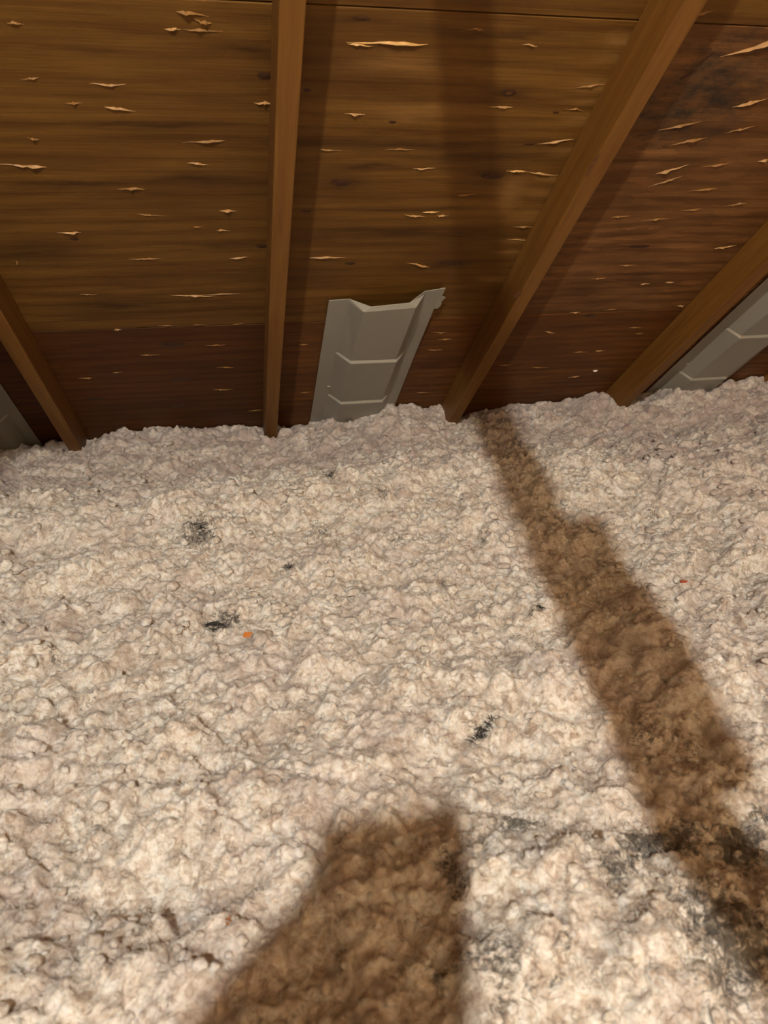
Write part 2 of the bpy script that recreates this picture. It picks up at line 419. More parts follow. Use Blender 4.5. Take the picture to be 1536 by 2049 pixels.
for (px, py, w, h, t) in ((1278, 493, 46, 7, 0), (1375, 150, 34, 10, -.9), (1180, 631, 24, 7, 0), (1410, 118, 36, 8, -1.0)):
    knot(px, py, w, h, p_mid_right if py < 600 else p_low_right, t)
for (px, py, w, h, t) in ((345, 690, 56, 10, 0), (362, 758, 44, 8, 0), (355, 812, 30, 6, 0), (233, 748, 16, 6, 0), (190, 798, 40, 7, 0)):
    knot(px, py, w, h, p_low_left, t)
v, f = box_vf(-0.008, 0.008, -0.004, 0.004, -0.004, 0.001)
x, u = deck_pt(1190, 742)
mesh_obj('paint_fleck', [(-.009, -.003, 0), (.004, -.006, 0), (.011, -.001, 0), (.003, .006, 0), (-.006, .004, 0), (0, 0, -.005)],
         [(0, 1, 5), (1, 2, 5), (2, 3, 5), (3, 4, 5), (4, 0, 5), (4, 3, 2, 1, 0)], WHITE_BIT, p_low_right, loc=(x, u, 0))

# ------------------------------------------------------------------ roof trusses: sloping chord plus diagonal web
HC, WC = 0.089, 0.038
def truss(x, mat, label, widen=0, web=True):
    t = empty('roof_truss', (x, 0.45, -0.45))
    tag(t, label, 'roof truss', 'roof trusses')
    # chord: in roof axes, from the eave to the ridge, slightly wavy
    n = 24; v = []; f = []
    r = random.Random(int(x * 100) + 5)
    ph = r.uniform(0, 6)
    for i in range(n + 1):
        u = RIDGE_U + 0.05 + (0.98 - RIDGE_U - 0.05) * i / n
        dx = 0.0022 * math.sin(u * 1.9 + ph)
        for (a, b) in ((-WC / 2, HC), (WC / 2, HC), (WC / 2, 0.0005), (-WC / 2, 0.0005)):
            v.append((a + dx, u, -b))
    for i in range(n):
        a = 4 * i; b = a + 4
        for k in range(4):
            f.append((a + k, a + (k + 1) % 4, b + (k + 1) % 4, b + k))
    f.append((3, 2, 1, 0)); e = 4 * n; f.append((e, e + 1, e + 2, e + 3))
    c = mesh_obj('top_chord', v, f, mat, t, bevel=0.0025, loc=(0, -0.45, 0.45), rot=ROOF_ROT)
    if not web: return t
    # web: from the underside of the chord down and back to a level tie behind the viewpoint
    def wy(z): return -2.636 + 1.16 * z
    z0, z1 = 0.39, 1.07
    dirv = Vector((0, wy(z1) - wy(z0), z1 - z0)).normalized(); perp = Vector((0, -dirv.z, dirv.y))
    A = Vector((0, wy(z0) - 0.45, z0 + 0.45)); Bq = Vector((0, wy(z1) - 0.45, z1 + 0.45))
    v = []
    for Q in (A, Bq):
        for (a, b) in ((-WC / 2, -HC / 2), (WC / 2, -HC / 2), (WC / 2, HC / 2), (-WC / 2, HC / 2)):
            v.append(Q + Vector((a, 0, 0)) + perp * b)
    f = [(3, 2, 1, 0), (4, 5, 6, 7), (0, 1, 5, 4), (1, 2, 6, 5), (2, 3, 7, 6), (3, 0, 4, 7)]
    mesh_obj('web', v, f, LUM_WEB, t, bevel=0.0025)
    tv, tf = box_vf(-WC / 2, WC / 2, -4.59 - 0.45, -2.15 - 0.45, 0.345 + 0.45, 0.434 + 0.45)
    mesh_obj('tie', tv, tf, LUM_WEB, t, bevel=0.0025)
    if widen:  # added piece beside the web, widens its cast shadow
        za, zb = 0.40, 0.60
        v = []
        for z in (za, zb):
            Q = Vector((0, wy(z) - 0.45, z + 0.45))
            for (a, b) in ((WC / 2, -HC / 2), (WC / 2 + abs(widen), -HC / 2), (WC / 2 + abs(widen), HC / 2), (WC / 2, HC / 2)):
                v.append(Q + Vector((a if widen > 0 else -a, 0, 0)) + perp * b)
        mesh_obj('shadow_widener', v, f, LUM_WEB, t, bevel=0.0025)
    return t
tr_a = truss(-0.61, LUM[0], 'wooden roof truss at the far left, its chord slanting down leftmost in the photo', web=False)
tr_b = truss(0.0, LUM[1], 'wooden roof truss with upright looking chord left of the middle grey vent baffle', widen=0.040)
tr_c = truss(0.61, LUM[2], 'wooden roof truss with leaning chord right of the middle grey vent baffle')
tr_d = truss(1.22, LUM[3], 'wooden roof truss with steeply leaning chord left of the right hand vent baffle')
tr_e = truss(1.83, LUM[4], 'wooden roof truss past the right hand vent baffle at the photo edge')

# added unseen board left of the first truss, blocks light to darken the left bay
v, f = box_vf(-0.40, 0.401, -0.012, 0.012, 0.0, 0.40)
bb = mesh_obj('bay_shade_board', v, f, LUM_WEB, bevel=0.002, loc=(-0.99, -1.5, 0.61))
tag(bb, 'wide board added out of view to shade the dark left bay', 'board')
# added unseen sheet beside the first truss, keeps lamp light off the left bay
dv = [(x_, y_, z_) for x_ in (-0.645, -0.633) for (y_, z_) in ((-3.6, 0.90), (-2.05, 0.92), (-2.05, 1.57), (-3.6, 2.86))]
ds = mesh_obj('bay_shade_sheet', [(a + 0.64, b + 2.8, c - 0.9) for a, b, c in dv],
              [(3, 2, 1, 0), (4, 5, 6, 7), (0, 1, 5, 4), (1, 2, 6, 5), (2, 3, 7, 6), (3, 0, 4, 7)], LUM_WEB, loc=(-0.64, -2.8, 0.9))
tag(ds, 'thin sheet added by the leftmost truss behind the viewpoint to shade the left bay', 'board')
def chord_knot(tr, x_face, px, py, w, h, n=HC, side=False):
    x, u = deck_pt(px, py, n)
    k = 10; v = [(0, 0, 0)]; f = []
    for i in range(k):
        an = 2 * math.pi * i / k
        v.append((w * math.cos(an), h * math.sin(an), 0))
    f = [(0, 1 + (i + 1) % k, 1 + i) for i in range(k)]
    o = mesh_obj('knot', v, f, RING, tr)
    Mx = Matrix.Rotation(-TH, 4, 'X')
    loc = Vector((x, u * CT - (n + 0.0006) * ST, -u * ST - (n + 0.0006) * CT)) - tr.location
    o.matrix_local = Matrix.Translation(loc) @ Mx
    return o
chord_knot(tr_c, 0.61, 1036, 588, 0.010, 0.020)
chord_knot(tr_c, 0.61, 1185, 330, 0.005, 0.03)

# ------------------------------------------------------------------ vent baffles
def baffle(x0, u_top, ledges, u_end, label, tab=True, lift=0.012):
    t = empty('vent_baffle', (0, 0, 0), ROOF_ROT)
    t.location = (x0 + 0.14, u_end * CT, -u_end * ST)
    tag(t, label, 'vent baffle', 'vent baffles under the roof deck')
    du = u_end
    def sect(u, dep, spread=0.0, inset=0.0):
        # cross-section: flange, fold, sloping side, channel face, sloping side, fold, flange
        k = (0.0, 0.050 - spread, 0.084 - spread * .3 + inset, 0.214 + spread * .3 - inset, 0.242 + spread, 0.284)
        nn = (0.004, 0.006, dep, dep, 0.006, 0.004)
        out = []
        for a, b in zip(k, nn):
            s = max(0.0, 1 - (u - u_top) / 0.35)
            out.append((a - 0.14, u - du - (0.055 * (a / 0.28) - 0.010) * (1 if u <= u_top + .001 else max(0, 1 - (u - u_top) / 0.05)),
                        -(b + lift * (a / 0.28) * s)))
        return out
    st = []
    st.append(sect(u_top - 0.0, 0.035, -0.002, 0.017))
    st.append(sect(u_top + 0.008, 0.043, 0.0))
    for L in ledges:
        st.append(sect(L - 0.001, 0.036, 0.002))
        st.append(sect(L + 0.004, 0.0435, 0.008))
    st.append(sect(u_end, 0.038, 0.010))
    v = [p for s in st for p in s]; f = []
    m_ = 6
    for i in range(len(st) - 1):
        for k in range(m_ - 1):
            a = i * m_ + k
            f.append((a, a + 1, a + 1 + m_, a + m_))
    o = mesh_obj('channel_sheet', v, f, BAFFLE, t)
    sd = o.modifiers.new('solid', 'SOLIDIFY'); sd.thickness = 0.0022; sd.offset = 0
    bv = o.modifiers.new('bevel', 'BEVEL'); bv.width = 0.0012; bv.segments = 2; bv.limit_method = 'ANGLE'; bv.angle_limit = math.radians(25)
    if tab:
        # torn nailing tab on the flange
        zz = -(0.004 + lift)
        v = [(0.14, u_top - 0.045 - du, zz), (0.152, u_top - 0.045 - du, zz), (0.151, u_top - 0.012 - du, zz), (0.162, u_top - 0.004 - du, zz), (0.156, u_top + 0.012 - du, zz),
             (0.158, u_top + 0.030 - du, zz), (0.153, u_top + 0.045 - du, zz), (0.14, u_top + 0.045 - du, zz)]
        w = [(a, b, c + 0.0022) for a, b, c in v]
        nn = len(v)
        f = [tuple(range(nn)), tuple(range(2 * nn - 1, nn - 1, -1))] + [(i, nn + i, nn + (i + 1) % nn, (i + 1) % nn) for i in range(nn)]
        mesh_obj('nailing_tab', v + w, f, BAFFLE, t)
    # raised crease across the first panel, and staples in the flange
    v, f = box_vf(-0.03, 0.04, u_top + 0.105 - du, u_top + 0.1075 - du, -0.046, -0.038)
    sx = -0.115
    for uu in (ledges[-1] - 0.055,):
        v, f = box_vf(sx + 0.012, sx + 0.022, uu - du, uu + 0.002 - du, -0.0085, -0.002)
        mesh_obj('staple', v, f, STAPLE, t)
    return t
baffle(0.140, -0.115, (0.150, 0.412), 0.72, 'grey plastic vent baffle whose open top shows between the two middle trusses')
baffle(1.372, -0.160, (0.105, 0.382), 0.66, 'grey plastic vent baffle cut off by the right edge of the photo', tab=False, lift=0.0)
baffle(-1.022, -0.10, (0.170, 0.432), 0.72, 'dim grey vent baffle in the shadowed bay at the left edge', tab=False, lift=0.0)

# ------------------------------------------------------------------ loose-fill insulation
rng = np.random.default_rng(11)
STEP = 0.003
X0, X1, Y0, Y1 = -1.34, 2.30, -1.86, 0.64
nx = int(round((X1 - X0) / STEP)) + 1; ny = int(round((Y1 - Y0) / STEP)) + 1
gx = np.linspace(X0, X1, nx); gy = np.linspace(Y0, Y1, ny)
GX, GY = np.meshgrid(gx, gy)

def vnoise(x, y, cell, seed):
    """smooth value noise on arbitrary points, range about -1..1"""
    r = np.random.default_rng(seed)
    T = r.uniform(-1, 1, (256, 256))
    fx = x / cell + 1000.0; fy = y / cell + 1000.0
    ix = np.floor(fx).astype(int); iy = np.floor(fy).astype(int)
    tx = fx - ix; ty = fy - iy
    tx = tx * tx * tx * (tx * (tx * 6 - 15) + 10); ty = ty * ty * ty * (ty * (ty * 6 - 15) + 10)
    a = T[iy % 256, ix % 256]; b = T[iy % 256, (ix + 1) % 256]
    c = T[(iy + 1) % 256, ix % 256]; d = T[(iy + 1) % 256, (ix + 1) % 256]
    return (a * (1 - tx) + b * tx) * (1 - ty) + (c * (1 - tx) + d * tx) * ty

def base_height(x, y):
    cx = np.array([-3, -1.0, -.86, -.71, -.61, -.48, -.34, -.10, .01, .14, .27, .39, .50, .59, .68, .81, 1.0, 1.18, 1.33, 1.42, 1.65, 1.83, 3])
    cz = np.array([-.41, -.41, -.41, -.413, -.411, -.372, -.373, -.371, -.402, -.379, -.366, -.322, -.335, -.359, -.396, -.350, -.349, -.340, -.346, -.296, -.296, -.295, -.30])
    edge = np.interp(x, cx, cz)
    w = 1 / (1 + np.exp(-(y - 0.22) / 0.065))
    z = -0.418 + 0.046 * np.exp(-((y + 0.22 - 0.05 * np.sin(x * 4.1)) / 0.22) ** 2)
    z = z * (1 - w) + (edge - 0.012) * w
    # broad mounds and hollows
    def hill(px, py, sx, sy, h, rot=0.0):
        hx, hy = floor_pt(px, py)
        c, s = math.cos(rot), math.sin(rot)
        dx = (x - hx) * c + (y - hy) * s; dy = -(x - hx) * s + (y - hy) * c
        return h * np.exp(-(dx / sx) ** 2 - (dy / sy) ** 2)
    z = z + hill(690, 985, .20, .12, .022) + hill(330, 1060, .25, .12, .018)
    z = z + hill(1285, 1185, .045, .05, .035) + hill(1345, 1270, .09, .12, .035, .5) + hill(1330, 1830, .22, .12, .05) + hill(1420, 1340, .12, .08, .02)
    z = z + hill(1120, 1330, .14, .10, .018) - hill(1190, 1330, .05, .14, .02, .3)
    z = z + hill(300, 1480, .10, .07, .022) + hill(560, 1560, .12, .06, .022) - hill(330, 1740, .07, .04, .022) - hill(90, 1640, .05, .05, .025)
    z = z + hill(250, 1950, .08, .05, .02) + hill(1100, 1760, .10, .07, .022) - hill(1190, 1760, .03, .04, .025) - hill(1480, 1680, .10, .05, .02)
    z = z + 0.014 * vnoise(x, y, .31, 1) + 0.010 * vnoise(x, y, .14, 2)
    return z

Z = base_height(GX, GY)
# domain-warped clumps: overlapping rounded tufts of several sizes, then fibre-scale roughness
wx = GX + 0.010 * vnoise(GX, GY, .035, 21) + 0.004 * vnoise(GX, GY, .013, 22)
wy = GY + 0.010 * vnoise(GX, GY, .035, 23) + 0.004 * vnoise(GX, GY, .013, 24)
def blur(A, n):
    for _ in range(n):
        A = (np.roll(A, 1, 0) + np.roll(A, -1, 0) + 2 * A) / 4
        A = (np.roll(A, 1, 1) + np.roll(A, -1, 1) + 2 * A) / 4
    return A
def tufts(count, rmin, rmax, hk, seed):
    r = np.random.default_rng(seed)
    H = np.zeros_like(Z)
    cxs = r.uniform(X0, X1, count); cys = r.uniform(Y0, Y1, count)
    rr = rmin + (rmax - rmin) * r.random(count) ** 2
    asp = r.uniform(0.6, 1.7, count); an = r.uniform(0, math.pi, count); lift = r.uniform(0.0, 1.0, count)
    for i in range(count):
        R = rr[i] * 1.8 + 0.016
        i0 = max(0, int((cxs[i] - R - X0) / STEP)); i1 = min(nx, int((cxs[i] + R - X0) / STEP) + 2)
        j0 = max(0, int((cys[i] - R - Y0) / STEP)); j1 = min(ny, int((cys[i] + R - Y0) / STEP) + 2)
        dx = wx[j0:j1, i0:i1] - cxs[i]; dy = wy[j0:j1, i0:i1] - cys[i]
        c, s = math.cos(an[i]), math.sin(an[i])
        a = (dx * c + dy * s) / (rr[i] * math.sqrt(asp[i])); b = (-dx * s + dy * c) / (rr[i] / math.sqrt(asp[i]))
        q = np.clip(1 - a * a - b * b, 0, None)
        sub = H[j0:j1, i0:i1]
        np.maximum(sub, np.where(q > 0, np.sqrt(q) * rr[i] * hk + rmin * (lift[i] * 1.2 - 0.6), -rmin), out=sub)
    return H
Z = Z + 0.8 * blur(tufts(1800, .022, .060, .38, 31), 12) + 0.95 * blur(tufts(13000, .009, .022, .75, 32), 2) + 0.95 * blur(tufts(60000, .0035, .009, .9, 33), 1)
Z = Z + 0.0030 * vnoise(wx, wy, .017, 41) + 0.0026 * vnoise(wx, wy, .0085, 42) + 0.0030 * (rng.random(Z.shape) - .5)
Z = Z - 0.020
DECKZ = -GY * ST / CT
Z = np.minimum(Z, DECKZ - 0.004)

def zat(x, y):
    i = min(max(int(round((x - X0) / STEP)), 0), nx - 1); j = min(max(int(round((y - Y0) / STEP)), 0), ny - 1)
    return float(Z[j, i])
def surf(px, py):
    """where the pixel's ray meets the wool"""
    d = ray(px, py).normalized(); t = 0.35
    while t < 4:
        Pq = CAM + d * t
        if Pq.z < zat(Pq.x, Pq.y): return Pq
        t += 0.002
    return CAM + d * 2

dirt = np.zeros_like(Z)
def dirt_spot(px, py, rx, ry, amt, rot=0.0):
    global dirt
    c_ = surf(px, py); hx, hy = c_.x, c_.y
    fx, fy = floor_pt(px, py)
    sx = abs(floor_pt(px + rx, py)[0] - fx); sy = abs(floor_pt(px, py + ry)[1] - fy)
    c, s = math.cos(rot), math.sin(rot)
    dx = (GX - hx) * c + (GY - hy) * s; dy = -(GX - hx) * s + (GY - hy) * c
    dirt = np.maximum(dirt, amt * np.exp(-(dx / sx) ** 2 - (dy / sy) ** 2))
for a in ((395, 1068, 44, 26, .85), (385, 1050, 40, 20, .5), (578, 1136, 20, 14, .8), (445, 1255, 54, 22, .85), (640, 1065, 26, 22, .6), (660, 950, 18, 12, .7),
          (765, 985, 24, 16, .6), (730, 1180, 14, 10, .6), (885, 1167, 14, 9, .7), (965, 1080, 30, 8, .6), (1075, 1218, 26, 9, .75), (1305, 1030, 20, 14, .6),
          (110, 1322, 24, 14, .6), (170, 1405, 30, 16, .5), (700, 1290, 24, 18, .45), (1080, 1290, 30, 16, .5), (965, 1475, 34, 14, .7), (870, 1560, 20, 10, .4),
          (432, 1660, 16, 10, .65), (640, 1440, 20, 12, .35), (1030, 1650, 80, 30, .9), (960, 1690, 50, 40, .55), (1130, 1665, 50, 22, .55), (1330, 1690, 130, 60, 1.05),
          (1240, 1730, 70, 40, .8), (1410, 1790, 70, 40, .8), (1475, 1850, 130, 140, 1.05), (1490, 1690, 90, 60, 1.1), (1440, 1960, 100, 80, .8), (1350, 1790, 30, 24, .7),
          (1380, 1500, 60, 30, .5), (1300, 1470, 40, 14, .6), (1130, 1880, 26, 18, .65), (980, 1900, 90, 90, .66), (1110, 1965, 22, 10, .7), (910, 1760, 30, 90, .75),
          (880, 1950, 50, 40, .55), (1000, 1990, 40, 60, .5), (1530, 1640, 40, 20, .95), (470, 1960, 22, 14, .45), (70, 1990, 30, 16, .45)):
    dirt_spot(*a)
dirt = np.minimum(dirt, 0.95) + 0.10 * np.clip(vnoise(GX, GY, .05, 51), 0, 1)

# patchy pinkish-grey wool tint along the eave, with the lamp's falloff painted in
falloff_tint = 0.72 / (1 + np.exp(-(GY + 0.16 + 0.10 * vnoise(GX, GY, .22, 61)) / 0.10)) + 0.25 * np.clip(vnoise(GX, GY, .16, 62), 0, 1)
falloff_tint = np.maximum(falloff_tint, 0.62 / (1 + np.exp(-(GX - 0.95 + 0.10 * vnoise(GX, GY, .2, 63)) / 0.09)))
verts = np.stack([GX.ravel(), GY.ravel(), Z.ravel()], 1)
idx = np.arange(nx * ny).reshape(ny, nx)
def quad_of(ix): return np.stack([ix[:-1, :-1], ix[:-1, 1:], ix[1:, 1:], ix[1:, :-1]], -1)
# fine cells where the attic floor is seen, four times coarser cells well to the side
BX, BY = (nx - 1) // 4, (ny - 1) // 4
bx = gx[2:4 * BX:4]; by = gy[2:4 * BY:4]
BXX, BYY = np.meshgrid(bx, by)
FINE = (BXX > -0.38 - 0.24 * (BYY + 1.5) - 0.25) & (BXX < 0.29 + 0.78 * (BYY + 1.65) + 0.30)
qf = quad_of(idx[:4 * BY + 1, :4 * BX + 1]); qf = qf[np.kron(FINE, np.ones((4, 4), bool)).astype(bool)]
qc = quad_of(idx[:4 * BY + 1:4, :4 * BX + 1:4])[~FINE]
quads = np.concatenate([qf, qc])
# coarser surround out of the picture
def patch(x0, x1, y0, y1, n):
    ax = np.linspace(x0, x1, max(2, int((x1 - x0) / n))); ay = np.linspace(y0, y1, max(2, int((y1 - y0) / n)))
    A, Bm = np.meshgrid(ax, ay)
    zz = -0.41 + 0.03 * vnoise(A, Bm, .31, 1) + 0.02 * vnoise(A, Bm, .09, 2)
    zz = np.minimum(zz, -Bm * ST / CT - 0.004)
    ii = np.arange(A.size).reshape(A.shape)
    q = np.stack([ii[:-1, :-1].ravel(), ii[:-1, 1:].ravel(), ii[1:, 1:].ravel(), ii[1:, :-1].ravel()], 1)
    return np.stack([A.ravel(), Bm.ravel(), zz.ravel()], 1), q
vs = [verts]; qs = [quads]; off = len(verts); dl = [dirt.ravel()]
for a in ((-4.29, X0 + .01, Y0, Y1, .03), (X1 - .01, 4.29, Y0, Y1, .03), (-4.28, 4.28, -4.58, Y0 + .01, .04)):
    vv, qq = patch(*a); vs.append(vv); qs.append(qq + off); off += len(vv); dl.append(np.zeros(len(vv)))
V = np.concatenate(vs).astype(np.float32); Q = np.concatenate(qs).astype(np.int32); DI = np.concatenate(dl).astype(np.float32)
me = bpy.data.meshes.new('loose_fill_insulation')
me.vertices.add(len(V)); me.vertices.foreach_set('co', V.ravel())
me.loops.add(len(Q) * 4); me.loops.foreach_set('vertex_index', Q.ravel())
me.polygons.add(len(Q)); me.polygons.foreach_set('loop_start', np.arange(0, len(Q) * 4, 4, dtype=np.int32))
me.polygons.foreach_set('loop_total', np.full(len(Q), 4, dtype=np.int32))
me.polygons.foreach_set('use_smooth', np.ones(len(Q), dtype=bool))
me.update(calc_edges=True)
DU = np.zeros(len(V), np.float32); DU[:falloff_tint.size] = falloff_tint.ravel()
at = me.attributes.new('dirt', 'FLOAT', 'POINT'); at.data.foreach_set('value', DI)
at = me.attributes.new('falloff_tint', 'FLOAT', 'POINT'); at.data.foreach_set('value', DU)
def soil_and_tint(mesh, co):
    """loose pieces carry the dirt and tint of the spot they lie on"""
    i_ = np.clip(((co[:, 0] - X0) / STEP).round().astype(int), 0, nx - 1); j_ = np.clip(((co[:, 1] - Y0) / STEP).round().astype(int), 0, ny - 1)
    for nm, F_ in (('dirt', dirt), ('falloff_tint', falloff_tint)):
        a_ = mesh.attributes.new(nm, 'FLOAT', 'POINT'); a_.data.foreach_set('value', F_[j_, i_].astype(np.float32))
me.materials.append(WOOL)
ins = bpy.data.objects.new('loose_fill_insulation', me); COL.objects.link(ins)
tag(ins, 'fluffy off-white loose-fill insulation covering the whole attic floor', 'insulation', kind='stuff')

# loose glass fibres standing out of the wool
def fibres(count, seed):
    r = np.random.default_rng(seed)
    ys = Y0 + 0.06 + (0.55 - Y0) * r.random(count) ** 1.6
    xl = -0.38 - 0.24 * (ys + 1.5) - 0.15; xr = 0.29 + 0.78 * (ys + 1.65) + 0.2
    xs = xl + (xr - xl) * r.random(count)
    ii = np.clip(((xs - X0) / STEP).round().astype(int), 0, nx - 1); jj = np.clip(((ys - Y0) / STEP).round().astype(int), 0, ny - 1)
    zs = Z[jj, ii]
    L = r.uniform(.006, .020, count); az = r.uniform(0, 2 * math.pi, count); el = r.uniform(-0.1, 0.9, count); bend = r.uniform(-2.2, 2.2, count)
    wd = r.uniform(.0003, .0007, count)
    P_ = np.stack([xs, ys, zs - .001], 1); out = []
    NS = 4
    for k in range(NS):
        s_ = k / (NS - 1)
        side = np.stack([-np.sin(az), np.cos(az), 0 * az], 1) * (wd * (1 - .8 * s_))[:, None]
        upv = np.stack([0 * az, 0 * az, wd * (1 - .8 * s_)], 1)
        out += [P_ + side, P_ - side + upv]
        az = az + bend / (NS - 1); el = el - 0.25
        P_ = P_ + (L / (NS - 1))[:, None] * np.stack([np.cos(az) * np.cos(el), np.sin(az) * np.cos(el), np.sin(el)], 1)
    Vv = np.stack(out, 1).reshape(-1, 3)
    base = (np.arange(count) * 2 * NS)[:, None]
    loc = []
    for k in range(NS - 1):
        loc.append((2 * k, 2 * k + 1, 2 * k + 3, 2 * k + 2))
    Fq = (base[:, None, :] + np.array(loc)[None]).reshape(-1, 4)
    return Vv.astype(np.float32), Fq.astype(np.int32)
import bmesh
def puffs(count, seed):
    """small cottony puffs lying half sunk in the wool"""
    r = np.random.default_rng(seed)
    bm = bmesh.new(); bmesh.ops.create_icosphere(bm, subdivisions=2, radius=1.0)
    U0 = np.array([v.co[:] for v in bm.verts]); T0 = np.array([[v.index for v in f_.verts] for f_ in bm.faces]); bm.free()
    ys = Y0 + 0.06 + (0.50 - Y0) * r.random(count) ** 1.5
    xl = -0.38 - 0.24 * (ys + 1.5) - 0.15; xr = 0.29 + 0.78 * (ys + 1.65) + 0.2
    xs = xl + (xr - xl) * r.random(count)
    ii = np.clip(((xs - X0) / STEP).round().astype(int), 0, nx - 1); jj = np.clip(((ys - Y0) / STEP).round().astype(int), 0, ny - 1)
    zs = Z[jj, ii]
    R = r.uniform(.0025, .0075, count) * (1 + 0.5 * (ys > -0.9))
    ax = np.stack([r.uniform(.7, 1.7, count), r.uniform(.7, 1.3, count), r.uniform(.5, .9, count)], 1); an = r.uniform(0, math.pi, count)
    D_ = 1 + 0.45 * (r.random((count, len(U0))) - 0.5)
    Pp = U0[None] * D_[:, :, None] * ax[:, None, :] * R[:, None, None]
    c, s_ = np.cos(an)[:, None], np.sin(an)[:, None]
    X_ = Pp[..., 0] * c - Pp[..., 1] * s_ + xs[:, None]; Y_ = Pp[..., 0] * s_ + Pp[..., 1] * c + ys[:, None]
    Z_ = Pp[..., 2] + (zs + R * 0.15)[:, None]
    keep = Y_.max(1) < -Z_.max(1) * CT / ST - 0.02
    Vv = np.stack([X_, Y_, Z_], -1)[keep]; n_ = len(Vv)
    Ft = (np.arange(n_) * len(U0))[:, None, None] + T0[None]
    return Vv.reshape(-1, 3).astype(np.float32), Ft.reshape(-1, 3).astype(np.int32)
pv, pt = puffs(2400, 91)
me = bpy.data.meshes.new('wool_puffs')
me.vertices.add(len(pv)); me.vertices.foreach_set('co', pv.ravel())
me.loops.add(len(pt) * 3); me.loops.foreach_set('vertex_index', pt.ravel())
me.polygons.add(len(pt)); me.polygons.foreach_set('loop_start', np.arange(0, len(pt) * 3, 3, dtype=np.int32))
me.polygons.foreach_set('loop_total', np.full(len(pt), 3, dtype=np.int32))
me.polygons.foreach_set('use_smooth', np.ones(len(pt), dtype=bool))
me.update(calc_edges=True); me.materials.append(WOOL); soil_and_tint(me, pv)
po = bpy.data.objects.new('wool_puffs', me); COL.objects.link(po); po.parent = ins; po['kind'] = 'stuff'
fv, fq = fibres(110000, 77)
me = bpy.data.meshes.new('loose_fibres')
me.vertices.add(len(fv)); me.vertices.foreach_set('co', fv.ravel())
me.loops.add(len(fq) * 4); me.loops.foreach_set('vertex_index', fq.ravel())
me.polygons.add(len(fq)); me.polygons.foreach_set('loop_start', np.arange(0, len(fq) * 4, 4, dtype=np.int32))
me.polygons.foreach_set('loop_total', np.full(len(fq), 4, dtype=np.int32))
me.update(calc_edges=True)
me.materials.append(WOOL); soil_and_tint(me, fv)
fo = bpy.data.objects.new('loose_fibres', me); COL.objects.link(fo); fo.parent = ins; fo['kind'] = 'stuff'

# ------------------------------------------------------------------ bits lying on the wool
def chip(px, py, L, w, th, ang, mat, label, lean=0.0):
    Pq = surf(px, py)
    r = random.Random(px)
    v = []
    for z in (0, th):
        v += [(-L / 2, -w * .35, z), (-L * .1, -w / 2, z), (L / 2, -w * .2, z), (L * .46, w * .3, z), (L * .05, w / 2, z), (-L * .47, w * .4, z)]
    f = [(5, 4, 3, 2, 1, 0), (6, 7, 8, 9, 10, 11)] + [(i, (i + 1) % 6, 6 + (i + 1) % 6, 6 + i) for i in range(6)]
    o = mesh_obj('wood_chip', v, f, mat, None, loc=(Pq.x, Pq.y, Pq.z + 0.001), rot=(0.35, lean, ang))
    tag(o, label, 'wood chip')
    return o
chip(500, 1273, 0.024, 0.012, 0.003, -0.5, CHIP_O, 'small bright orange wood chip beside a dark wisp, left of the centre')
chip(1370, 1165, 0.022, 0.006, 0.003, 0.0, CHIP_R, 'small red wood chip on the wool right of the shadow band')
chip(456, 1843, 0.006, 0.014, 0.003, 0.2, CHIP_B, 'rusty brown wood chip upright in the near left wool')

def wisp(px, py, wpx, hpx, n, tilt, label):
    Pq = surf(px, py)
    q2 = surf(px + wpx / 2, py)
    Rw = max(0.008, abs(q2.x - Pq.x)); k = Rw * hpx / wpx
    r = random.Random(px * 3 + py)
    v = []; f = []
    for s in range(n):
        a = r.uniform(0, 6.28); cx = r.gauss(0, .45) * Rw; cy = r.gauss(0, .45) * k * 1.2 + tilt * cx
        L = r.uniform(.3, .9) * Rw; w = r.uniform(.0004, .0011); bend = r.uniform(-1.5, 1.5)
        b0 = len(v)
        zm = max(zat(Pq.x + cx + dx_ * L * .3, Pq.y + cy + dy_ * L * .3) for dx_ in (-1, 0, 1) for dy_ in (-1, 0, 1)) - Pq.z
        for i in range(5):
            tt = i / 4 - .5
            x = cx + math.cos(a + bend * tt) * L * tt; y = cy + math.sin(a + bend * tt) * L * tt
            zz = zm + 0.0008 + r.uniform(0, .0012)
            ww = w * (1 - abs(tt) * 1.4)
            nx_, ny_ = -math.sin(a), math.cos(a)
            v += [(x + nx_ * ww, y + ny_ * ww, zz), (x - nx_ * ww, y - ny_ * ww, zz), (x, y, zz + ww * 1.6)]
        for i in range(4):
            p = b0 + 3 * i
            for c in range(3):
                f.append((p + c, p + (c + 1) % 3, p + 3 + (c + 1) % 3, p + 3 + c))
    o = mesh_obj('dark_fibre_wisp', v, f, FIB_DARK, None, loc=Pq)
    tag(o, label, 'fibre wisp', 'dark fibre wisps on the insulation')
wisp(965, 1476, 84, 12, 46, .55, 'black tangled fibre wisp, darkest of all, above the bottom shadow')
wisp(402, 1060, 30, 16, 26, .1, 'dark grey fibre wisp in the far left wool below the left truss bay')
wisp(578, 1136, 22, 14, 26, -.3, 'small black spidery fibre wisp near the middle of the wool')
wisp(432, 1258, 44, 18, 40, 0, 'grey fibre wisp touching the bright orange wood chip')
wisp(660, 952, 20, 12, 18, .3, 'small dark fibre wisp on the mound in front of the middle baffle')
wisp(1080, 1218, 24, 10, 16, 0, 'short dark fibre wisp on the left rim of the shadow band')

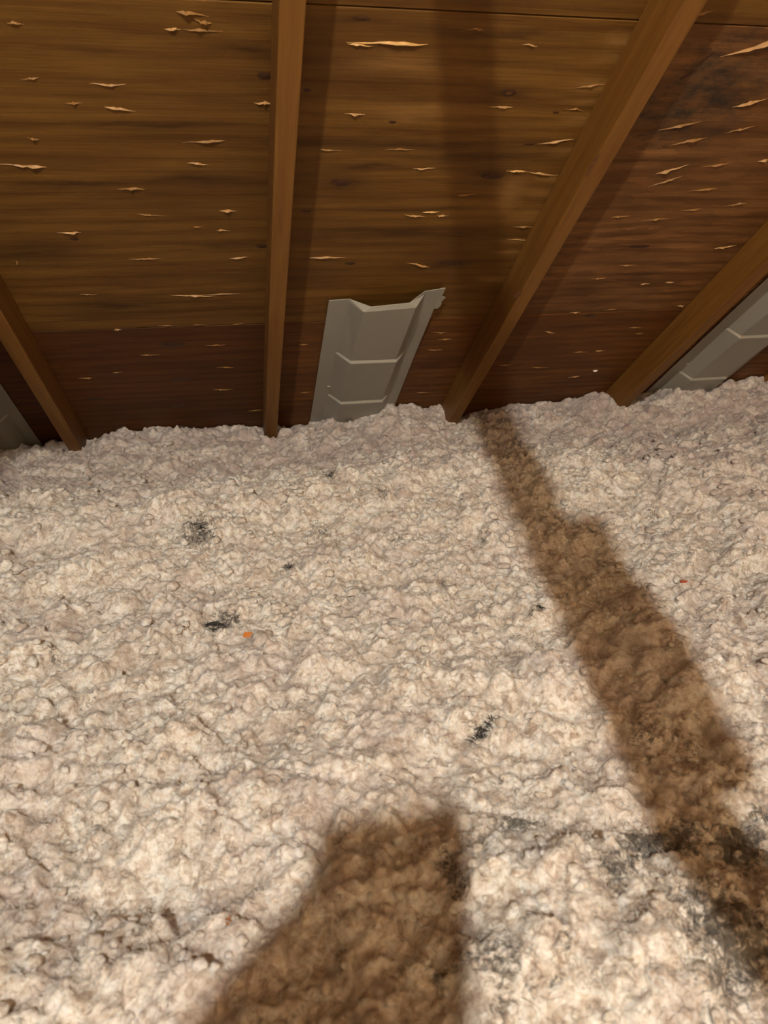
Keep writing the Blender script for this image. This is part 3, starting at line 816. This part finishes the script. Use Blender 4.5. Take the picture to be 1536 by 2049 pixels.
# ------------------------------------------------------------------ behind the viewpoint: blocker for the phone shadow, and the lamp
HY = -2.2                                     # the added phone-shadow blocker stands in this plane
def lit_from(px, py, z=-0.39):
    """where the lamp's ray to this spot of the floor crosses the plane of the blocker"""
    x, y = floor_pt(px, py, z)
    k = (y - HY) / (y - LAMP.y)
    return x + k * (LAMP.x - x), z + k * (LAMP.z - z)
tl, tr_ = lit_from(640, 1655), lit_from(928, 1655)
b0, b1 = lit_from(640, 1800), lit_from(430, 2049)
hx = (tl[0] + tr_[0]) / 2; hw = (tr_[0] - tl[0]) / 2; htop = (tl[1] + tr_[1]) / 2 + 0.80
hp = empty('phone_shadow_blocker', (hx, HY, -0.80))  # unseen stand-in shaped to cast the shadow of phone and hand
tag(hp, 'added blocker standing in for the phone and hand whose shadow falls at the bottom', 'shadow blocker')
v, f = box_vf(-hw, hw, -0.019, 0.019, 0.0, htop)
mesh_obj('phone_blocker', v, f, LUM_WEB, hp, bevel=0.002)
sl = (b1[1] - b0[1]) / (b1[0] - b0[0])
xa, za = -hw, b0[1] + 0.80; xb = -hw - 0.16; zb = za + sl * (xb - xa)
v = [(xa, -.019, za), (xb, -.019, zb), (xb, -.019, zb - 0.2), (xa, -.019, za - 0.2)]
v = v + [(a, .019, c) for a, b, c in v]
f = [(0, 1, 2, 3), (7, 6, 5, 4), (0, 4, 5, 1), (1, 5, 6, 2), (2, 6, 7, 3), (3, 7, 4, 0)]
mesh_obj('hand_blocker', v, f, LUM_WEB, hp, bevel=0.002)

lamp = empty('hanging_bulb', tuple(LAMP))
tag(lamp, 'warm bare light bulb hanging on a cord behind the viewpoint', 'lamp')
def lathe(name, prof, mat, parent, n=20):
    v = []; f = []
    for (r_, z_) in prof:
        for i in range(n):
            a = 2 * math.pi * i / n
            v.append((r_ * math.cos(a), r_ * math.sin(a), z_))
    for j in range(len(prof) - 1):
        for i in range(n):
            k = (i + 1) % n
            f.append((j * n + i, j * n + k, (j + 1) * n + k, (j + 1) * n + i))
    f.append(tuple(range(n - 1, -1, -1))); f.append(tuple((len(prof) - 1) * n + i for i in range(n)))
    return mesh_obj(name, v, f, mat, parent, smooth=True)
lathe('glass_bulb', [(0.004, -.024), (.014, -.021), (.022, -.011), (.024, 0), (.021, .012), (.014, .024), (.012, .034)], BULB, lamp, 16)
lathe('socket', [(.013, .034), (.020, .036), (.020, .075), (.012, .085), (.004, .09)], SOCK, lamp)
ztop = -LAMP.y * ST / CT - LAMP.z
lathe('cord', [(.003, .088), (.003, ztop)], CORD, lamp, 8)
